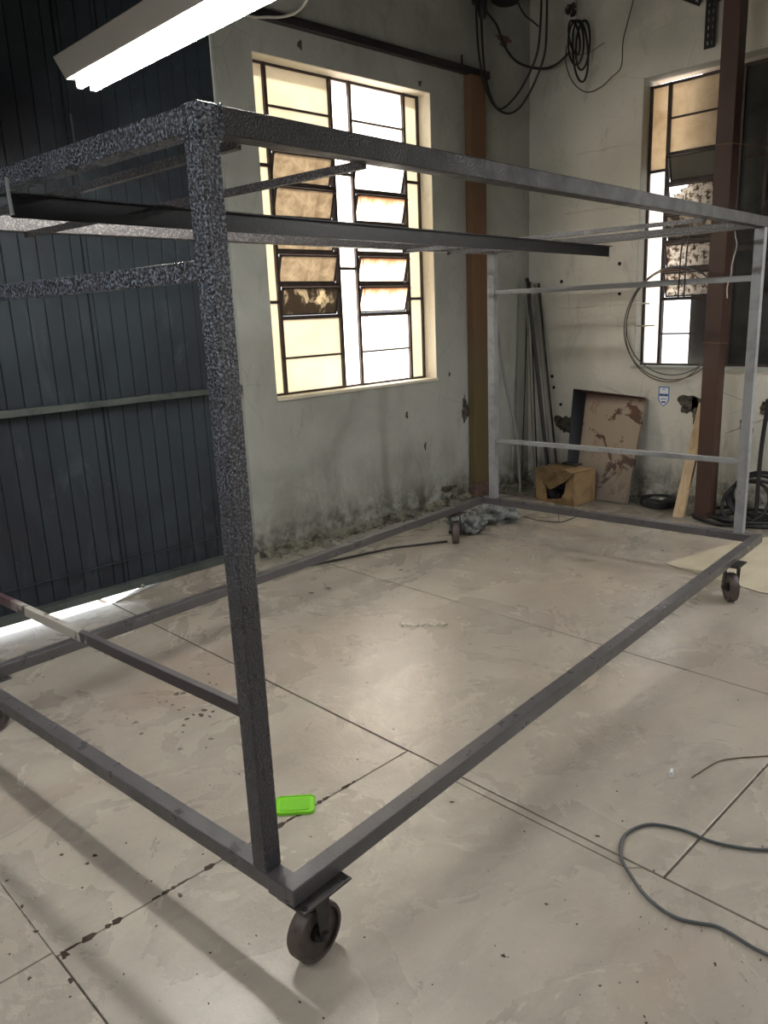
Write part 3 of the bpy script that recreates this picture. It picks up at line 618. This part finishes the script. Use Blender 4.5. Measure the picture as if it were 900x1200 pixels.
cab('wire_twig', [(668, 56), (678, 64), (691, 61), (702, 54), (708, 50)], 5.64, .003, 'wire', 'short bent wire end sticking out of the hung cable coil', 'wire', k=5)
cab('lamp_cable', [(270, 5), (282, 14), (296, 20), (312, 20), (328, 20), (344, 16), (355, 7), (362, -6), (366, -20)], 3.1, .0075, 'cablep', 'pale grey cable looping beside the lamp in front of the wall')
# coil
cc = empty('cable_coil', tuple(px(676, 36, 5.62))); tag(cc, 'coil of black cable hanging from a wire on the back wall', 'cable')
O_ = Vector(cc.location)
def loop(du, w_, h, sl, xo, mt='cable'):
    pts = []
    for i in range(20):
        a = 2*PI*i/20; pts.append(px(676+du+sl*math.sin(a)*-1+w_*math.cos(a), 24+h-h*math.sin(a)*1.0, 5.60+xo)-O_)
    b = MB(); b.tube(pts, .008, 7, 2, closed=True); b.build('cable_loop', mt, cc, True)
loop(-1, 9, 26, 0, 0); loop(4, 9, 36, 2, -.015); loop(7, 8, 29, -2, .015); loop(-3, 6, 20, 3, -.02)
b = MB(); b.tube([px(676, 24, 5.6)-O_, px(675.5, -10, 5.6)-O_, px(675, -30, 5.6)-O_], .0025, 5, 1); b.build('hanger_wire', 'wire', cc)
b = MB(); b.tube([px(671, 52, 5.585)-O_, px(668, 56, 5.58)-O_, px(672, 60, 5.585)-O_], .006, 6, 2); b.build('binding', 'cablep', cc)
b = MB()
for q in range(8): ico(b.bm, px(669+random.uniform(-5, 5), 13+random.uniform(-7, 7), 5.64), random.uniform(.014, .024), (1, 1, 1), .35)
o = b.build('rag_knot', 'rag'); tag(o, 'dark knotted clump beside the top of the hung cable coil', 'rag')
P = px(592, -2, 5.4); b = MB(); b.lathe([(.10, -.02), (.12, .01), (.12, .05), (.08, .07)], P, (.1, 0, 1), 18); b.tube([P, P+Vector((0, 0, .45))], .012, 6, 1); o = b.build('lamp_housing', 'cable', None, True); tag(o, 'dark round fitting cut by the top edge above the cable loops', 'fitting')
b = MB(); b.tube([px(566, -20, 5.33), px(565, 8, 5.33), px(566, 22, 5.33)], [.035, .035, .03, .022], 9, 2); b.tube([px(560, -20, 5.36), px(556, 4, 5.36)], .022, 8, 1); o = b.build('cable_bundle', 'cable', None, True); tag(o, 'thick black bundle at the top of the two drooping cable loops', 'cable')
# wire hoop on window 2
hp = empty('wire_hoop', (5.62, 2.72, 1.33)); tag(hp, 'loose coil of grey wire hung in front of the darkened window left of the column', 'wire')
for k, (ry, rz_, dy, dz, dx) in enumerate(((.385, .40, 0, 0, 0), (.37, .385, .0, .02, .008), (.345, .40, .02, -.015, -.008))):
    b = MB(); b.tube([(dx+.01*math.sin(3*a), dy+ry*math.cos(a), dz+rz_*math.sin(a)) for a in [2*PI*i/28 for i in range(28)]], .0045, 6, 2, closed=True); b.build('wire_turn', 'cableg' if k < 2 else 'wire', hp, True)

# ------------------------------------------------------------------ things along the back wall
def leaner(pts, r, mat, label, name='steel_rod', k=7, cat='rod'):
    b = MB(); b.tube([Vector(p) for p in pts], r, k, 4 if len(pts) > 2 else 1); o = b.build(name, mat, None, True); tag(o, label, cat); return o
def fpx(u, v, X): p = px(u, v, X); return (p.x, p.y, p.z)
def rod2(u0, v0, X0, u1, X1, **kw):
    """top seen at (u0,v0) near the wall, foot on the floor under column u1 at depth X1"""
    t = px(u0, v0, X0); d = Fv+Rv*((u1-450)/920.08); lo, hi = 500, 760
    for _ in range(40):
        mid = (lo+hi)/2
        if px(u1, mid, X1).z > .006: lo = mid
        else: hi = mid
    return t, px(u1, lo, X1)
for (u0, v0, X0, u1, X1, r, mt, lb) in ((619, 331, 5.66, 611, 5.40, .006, 'rod', 'thin dark steel rod leaning in the corner, its foot left of the cardboard box'),
                                         (616.5, 330, 5.66, 627, 5.45, .009, 'rodgrey', 'grey rod leaning in the corner just left of the thick black bar'),
                                         (621, 330, 5.675, 630, 5.50, .007, 'rod', 'thin dark rod leaning close left of the thick black bar'),
                                         (627, 333, 5.67, 648, 5.46, .010, 'rodgrey', 'grey brown rod leaning right of the thick black bar'),
                                         (631, 332, 5.68, 655, 5.50, .009, 'rod', 'rightmost dark rod leaning against the back wall')):
    t, f_ = rod2(u0, v0, X0, u1, X1); leaner([t, f_], r, mt, lb)
t, f_ = rod2(617.5, 326, 5.64, 645, 5.43); leaner([t, t+(f_-t)*.07, t+(f_-t)*.071, f_], .016, 'cable', 'thick black bar leaning in the corner, topmost of the leaning rods', 'steel_bar', 8, 'bar')
t, f_ = rod2(581, 372, 5.2, 610, 5.25); leaner([t, t+(f_-t)*.35+Vector((0, 0, -.0)), t+(f_-t)*.65+Vector((.0, -.04, 0)), f_], .011, 'rodgrey', 'pale grey bent pipe leaning behind the far corner post', 'grey_pipe', 8, 'pipe')
# cardboard box
bx = empty('cardboard_box', (5.09, 3.19, 0), math.radians(-6)); tag(bx, 'torn open brown cardboard box on the floor below the leaning tray', 'box')
w_, d_, h_ = .37, .27, .255   # along Y, along X, height
b = MB(); b.box(0, 0, 0, d_, .004, h_); b.box(d_-.004, 0, 0, d_, w_, h_); b.box(0, w_-.004, 0, d_, w_, h_); b.box(0, 0, 0, d_, w_, .004)
n = 12                                 # torn front wall
b.prism([(0, 0, 0), (0, .10, 0), (0, .11, .06), (0, .085, .10), (0, .075, .17), (0, .04, .21), (0, 0, h_)], (.004, 0, 0)); b.prism([(0, w_, 0), (0, w_, h_), (0, .33, .22), (0, .30, .15), (0, .27, .11), (0, .25, 0)], (.004, 0, 0)); b.prism([(0, .10, 0), (0, .25, 0), (0, .25, .02), (0, .18, .035), (0, .10, .05)], (.004, 0, 0))
b.build('carton', 'card', bx)
bm = bmesh.new(); vs = []
nx, ny = 12, 12
for i in range(nx+1):
    row = []
    for j in range(ny+1):
        s_ = i/nx; t_ = j/ny; y = w_*t_; ext = .13*max(0, 1-abs(t_-.5)*2.1)**.7+.02     # how far the flap folds over the front
        tot = d_+ext; q = s_*tot
        if q < d_: x = d_-q; z = h_+.004+.012*math.sin(PI*t_)*s_
        else: x = -.012-.25*(q-d_); z = h_+.004-(q-d_)*.95
        nz = noise.noise(Vector((x*9, y*9, z*9))); row.append(bm.verts.new((x+.012*nz, y+.006*nz, z+.008*noise.noise(Vector((x*14, y*14, 5))))))
    vs.append(row)
for i in range(nx):
    for j in range(ny): bm.faces.new((vs[i][j], vs[i+1][j], vs[i+1][j+1], vs[i][j+1]))
bmesh.ops.solidify(bm, geom=bm.faces[:], thickness=.004)
me = D.meshes.new('flap'); bm.to_mesh(me); bm.free(); link('flap', me, 'card', bx)
b = MB(); b.quadbox([(-.02, -.002, h_+.004), (d_*.9, -.002, h_+.004), (d_*.85, .11, h_+.012), (.0, .09, h_+.018), (-.02, -.004, h_+.008), (d_*.9, -.004, h_+.008), (d_*.85, .11, h_+.016), (0, .09, h_+.022)]); b.build('flap', 'card', bx)
b = MB()
for q in range(16): ico(b.bm, (random.uniform(.04, .2), random.uniform(.07, .3), random.uniform(.03, .15)), random.uniform(.03, .045), (1, 1, 1), .25, 2)
o = b.build('sooty_rags', 'rag'); o.parent = None; o.location = bx.location; o.rotation_euler = bx.rotation_euler; tag(o, 'dark crumpled scrap showing through the torn front of the cardboard box', 'rags', kind='stuff')
b = MB(); b.box(.19, .12, h_+.012, .26, .27, h_+.03, .004); o = b.build('dark_tool', 'iron'); o.location = bx.location; o.rotation_euler = bx.rotation_euler; tag(o, 'dark flat piece of metal lying on top of the cardboard box', 'scrap')
# leaning tray
ty = empty('rusty_tray', (0, 0, 0)); tag(ty, 'rusty sheet metal tray with peeling paint leaning against the cream wall', 'tray')
TL, TR = Vector((5.655, 3.44, .80)), Vector((5.655, 2.915, .775)); BL, BR = Vector((5.38, 3.36, .006)), Vector((5.38, 2.895, .006))
nn = (TR-TL).cross(BL-TL).normalized();
if nn.x > 0: nn = -nn
def sl_(P, off, name, mat): b = MB(); b.prism(P, off); return b.build(name, mat, ty)
sl_([TL, TR, BR, BL], -nn*.003, 'tray_base', 'tray')
k = .13
sl_([TL, BL, BL+nn*k+Vector((0, .015, 0)), TL+nn*k+Vector((0, .045, .0))], Vector((0, .003, 0)), 'left_side', 'trayd')
sl_([TL, TR, TR+nn*.03+Vector((0, 0, .004)), TL+nn*k+Vector((0, .045, .0))], Vector((0, 0, .003)), 'top_lip', 'tray'); sl_([TR, BR, BR+nn*.02, TR+nn*.03], Vector((0, -.003, 0)), 'right_lip', 'tray')
# black disc
b = MB(); P = Vector((5.50, 2.70, 0)); b.lathe([(.12, 0), (.137, .008), (.14, .03), (.137, .052), (.125, .06), (.09, .06), (.085, .055)], P, (0, 0, 1), 36); dc = b.build('black_disc', 'rubber', None, True); tag(dc, 'round black rubber disc lying on the floor beneath the sticker', 'disc')
b = MB(); b.box(P.x-.045, P.y-.045, .0555, P.x+.03, P.y+.06, .0575); b.build('paper_label', 'plabel', dc)
# pine plank
b = MB(); a0, a1 = Vector((5.255, 2.475, 0)), Vector((5.49, 2.435, .79)); wv = Vector((0, -.07, 0)); tv = Vector((.033, 0, -.004))
b.quadbox([a0, a0+wv, a0+wv+Vector((.033, 0, 0)), a0+Vector((.033, 0, 0)), a1, a1+wv, a1+wv+tv, a1+tv]); o = b.build('pine_plank', 'pine'); tag(o, 'pale knotty pine plank leaning beside the brown column', 'plank')
b = MB(); a0, a1 = Vector((5.47, 2.40, 0)), Vector((5.60, 2.37, .5)); b.quadbox([a0, a0+Vector((0, -.03, 0)), a0+Vector((.02, -.03, 0)), a0+Vector((.02, 0, 0)), a1, a1+Vector((0, -.03, 0)), a1+Vector((.02, -.03, 0)), a1+Vector((.02, 0, 0))]); o = b.build('wood_batten', 'pine'); tag(o, 'narrow batten half hidden between the pine plank and the column', 'batten')
# hose coil by post
hc = empty('hose_coil', (5.53, 2.0, 0)); tag(hc, 'coil of thick black hose on the floor behind the right hand post', 'hose')
for k, (ry, rz_, dy, tl) in enumerate(((.19, .15, .0, .12), (.17, .14, .01, .2), (.2, .135, -.02, .05), (.15, .125, .03, .28))):
    b = MB(); b.tube([(-.06*k+.05+tl*.4*math.sin(a), dy+ry*math.cos(a), .012+rz_*(1+math.sin(a))) for a in [2*PI*i/20 for i in range(20)]], .012, 8, 2, closed=True); b.build('hose_turn', 'rubber', hc, True)
for k, (cx_, cy_, rr) in enumerate(((-.1, .0, .22), (-.08, .05, .25))):
    b = MB(); b.tube([(cx_+rr*.8*math.cos(a), cy_+rr*math.sin(a), .013+.022*k) for a in [2*PI*i/20 for i in range(20)]], .012, 8, 2, closed=True); b.build('hose_turn', 'rubber', hc, True)
b = MB(); b.tube([(5.36, 2.5-.13, .012), (5.30, 2.33, .012), (5.22, 2.2, .012), (5.2, 2.1, .012), (5.25, 1.95, .012)], .011, 7, 4); o = b.build('floor_hose', 'rubber'); tag(o, 'black hose end lying on the floor in front of the brown column', 'hose')
cab('upright_hose', [(912, 440), (901, 472), (893, 520), (889, 560), (887, 590), (884, 612)], 5.36, .014, 'rubber', 'thick black hose rising from the floor at the right edge', 'hose', dX=-.03)
# flat cardboard on floor
b = MB(); z = .0015
b.prism([(4.223, 2.02, z), (4.166, 1.795, z), (4.077, 1.422, z), (4.10, 1.30, z), (4.9, 1.05, z), (5.20, 1.72, z), (4.902, 1.871, z), (4.56, 1.943, z)], (0, 0, .004)); o = b.build('cardboard_sheet', 'sheet'); tag(o, 'pale flat sheet of cardboard on the floor under the right castor', 'cardboard')
# plastic sack
b = MB(); bm = b.bm
for (c, r, sq, rot) in (((4.09, 3.40, .055), .15, (1.0, .9, .7), .4), ((4.40, 3.42, .05), .19, (1.15, .75, .5), -.7), ((4.2, 3.52, .06), .16, (1.2, .8, .4), .2)):
    res = bmesh.ops.create_icosphere(bm, subdivisions=4, radius=1)
    for v in res['verts']:
        p = v.co.copy(); n_ = noise.noise(p*1.5+Vector(c)*9)*.5-noise.voronoi(p*2.2+Vector(c)*3)[0][0]*.9+.3; p *= 1+n_*.55
        q = Vector((p.x*sq[0], p.y*sq[1], p.z*sq[2])); q.rotate(Matrix.Rotation(rot, 3, 'Z')); q = q*r+Vector(c); q.z = max(q.z, .002); v.co = q
o = b.build('plastic_sack', 'film'); tag(o, 'crumpled grey plastic sack on the floor behind the far castor', 'sack')
# rod on floor by the rail
b = MB(); b.tube([fl_pt(328, 669, .008), fl_pt(400, 655, .008), fl_pt(460, 642, .008), fl_pt(524, 634.5, .008)], .007, 7, 1); o = b.build('floor_rod', 'rod', None, True); tag(o, 'long thin dark rod lying on the floor below the far bottom rail', 'rod')
b = MB(); b.tube([fl_pt(614, 605, .005), fl_pt(630, 609.5, .004), fl_pt(655, 612, .004), fl_pt(664, 610, .004), fl_pt(674, 606, .004)], .0035, 6, 3); b.tube([fl_pt(655, 612, .004), fl_pt(654.5, 606, .03), fl_pt(654, 602, .05)], .003, 5, 1); o = b.build('bent_wire', 'cable'); tag(o, 'thin black bent wire on the floor in front of the cardboard box', 'wire')
b = MB(); b.tube([fl_pt(575, 606, .003), fl_pt(590, 604, .003), fl_pt(600, 600, .003)], .003, 5, 2); o = b.build('short_wire', 'wire'); tag(o, 'short thin wire on the floor beside the plastic sack', 'wire')
# green lid
gl_ = empty('green_lid', (1.282, 1.79, 0), math.radians(-42)); tag(gl_, 'bright green plastic lid on the floor right of the near post', 'lid')
def rrect(w_, h, r, z, n=5):
    pts = []
    for sx, sy, a0 in ((1, 1, 0), (-1, 1, 90), (-1, -1, 180), (1, -1, 270)):
        for i in range(n+1):
            a = math.radians(a0+90*i/n); pts.append((sx*(w_-r)+r*math.cos(a), sy*(h-r)+r*math.sin(a), z))
    return pts
b = MB(); b.prism(rrect(.062, .045, .014, .001), (0, 0, .007)); b.build('lid_body', 'green', gl_)
b = MB(); b.tube([Vector(p) for p in rrect(.060, .043, .014, .009)], .0028, 6, 1, closed=True); b.build('rim', 'green', gl_, True)
b = MB(); b.prism(rrect(.047, .031, .01, .008), (0, 0, .002)); b.build('raised_panel', 'green2', gl_)
# floor cable at right
b = MB(); b.tube([fl_pt(u, v, .0065) for u, v in [(935, 992), (900, 996), (865, 993), (830, 985), (810, 976), (790, 970), (765, 966), (748, 969), (733, 978), (727, 992), (729, 1008), (738, 1024), (752, 1044), (768, 1060), (784, 1071), (800, 1078), (820, 1082), (838, 1085), (858, 1095), (880, 1109), (900, 1119), (930, 1135)]], .0046, 8, 3)
o = b.build('floor_cable', 'cableg', None, True); tag(o, 'grey black cable curling across the floor at the lower right', 'cable')
b = MB(); b.tube([fl_pt(u, v, .003) for u, v in [(811, 911), (820, 905), (831, 898), (842, 892), (858, 889), (880, 887), (915, 885)]], .0022, 6, 3); o = b.build('fine_wire', 'wire', None, True); tag(o, 'fine brown wire lying on the floor above the curling cable', 'wire')
# small litter
P = fl_pt(787, 906, .006); b = MB(); b.lathe([(.004, -.02), (.005, 0), (.009, .012), (.010, .02)], P+Vector((0, 0, .004)), (-.25, -.1, .02), 12); o = b.build('white_plug', 'swhite', None, True); tag(o, 'small white cone shaped plug on the floor above the curling cable', 'plug')
p0_, p1_ = fl_pt(472, 733.5), fl_pt(520, 733)
b = MB()
for i in range(7):
    c = p0_.lerp(p1_, i/6); ico(b.bm, (c.x, c.y, .007), .014, (1.4, .8, .5), .3, 1)
o = b.build('paper_scrap', 'paper'); tag(o, 'torn twisted strip of white paper on the middle of the floor', 'litter')
c = fl_pt(538, 725); b = MB(); ico(b.bm, (c.x, c.y, .005), .010, (1.2, .8, .5), .3); o = b.build('paper_bit', 'paper'); tag(o, 'tiny white scrap right of the torn paper strip', 'litter')

for o in list(D.objects):
    k = o.name.split('.')[0]
    if k == 'hanging_cable': o['group'] = 'black cables hanging near the corner'
    elif k in ('steel_rod',) and o.parent is None: o['group'] = 'rods leaning in the corner'
    elif k == 'hanging_strap': o['group'] = 'straps hanging from the far top rail'
    elif k == 'tie_wire': o['group'] = 'wires tied round the column'
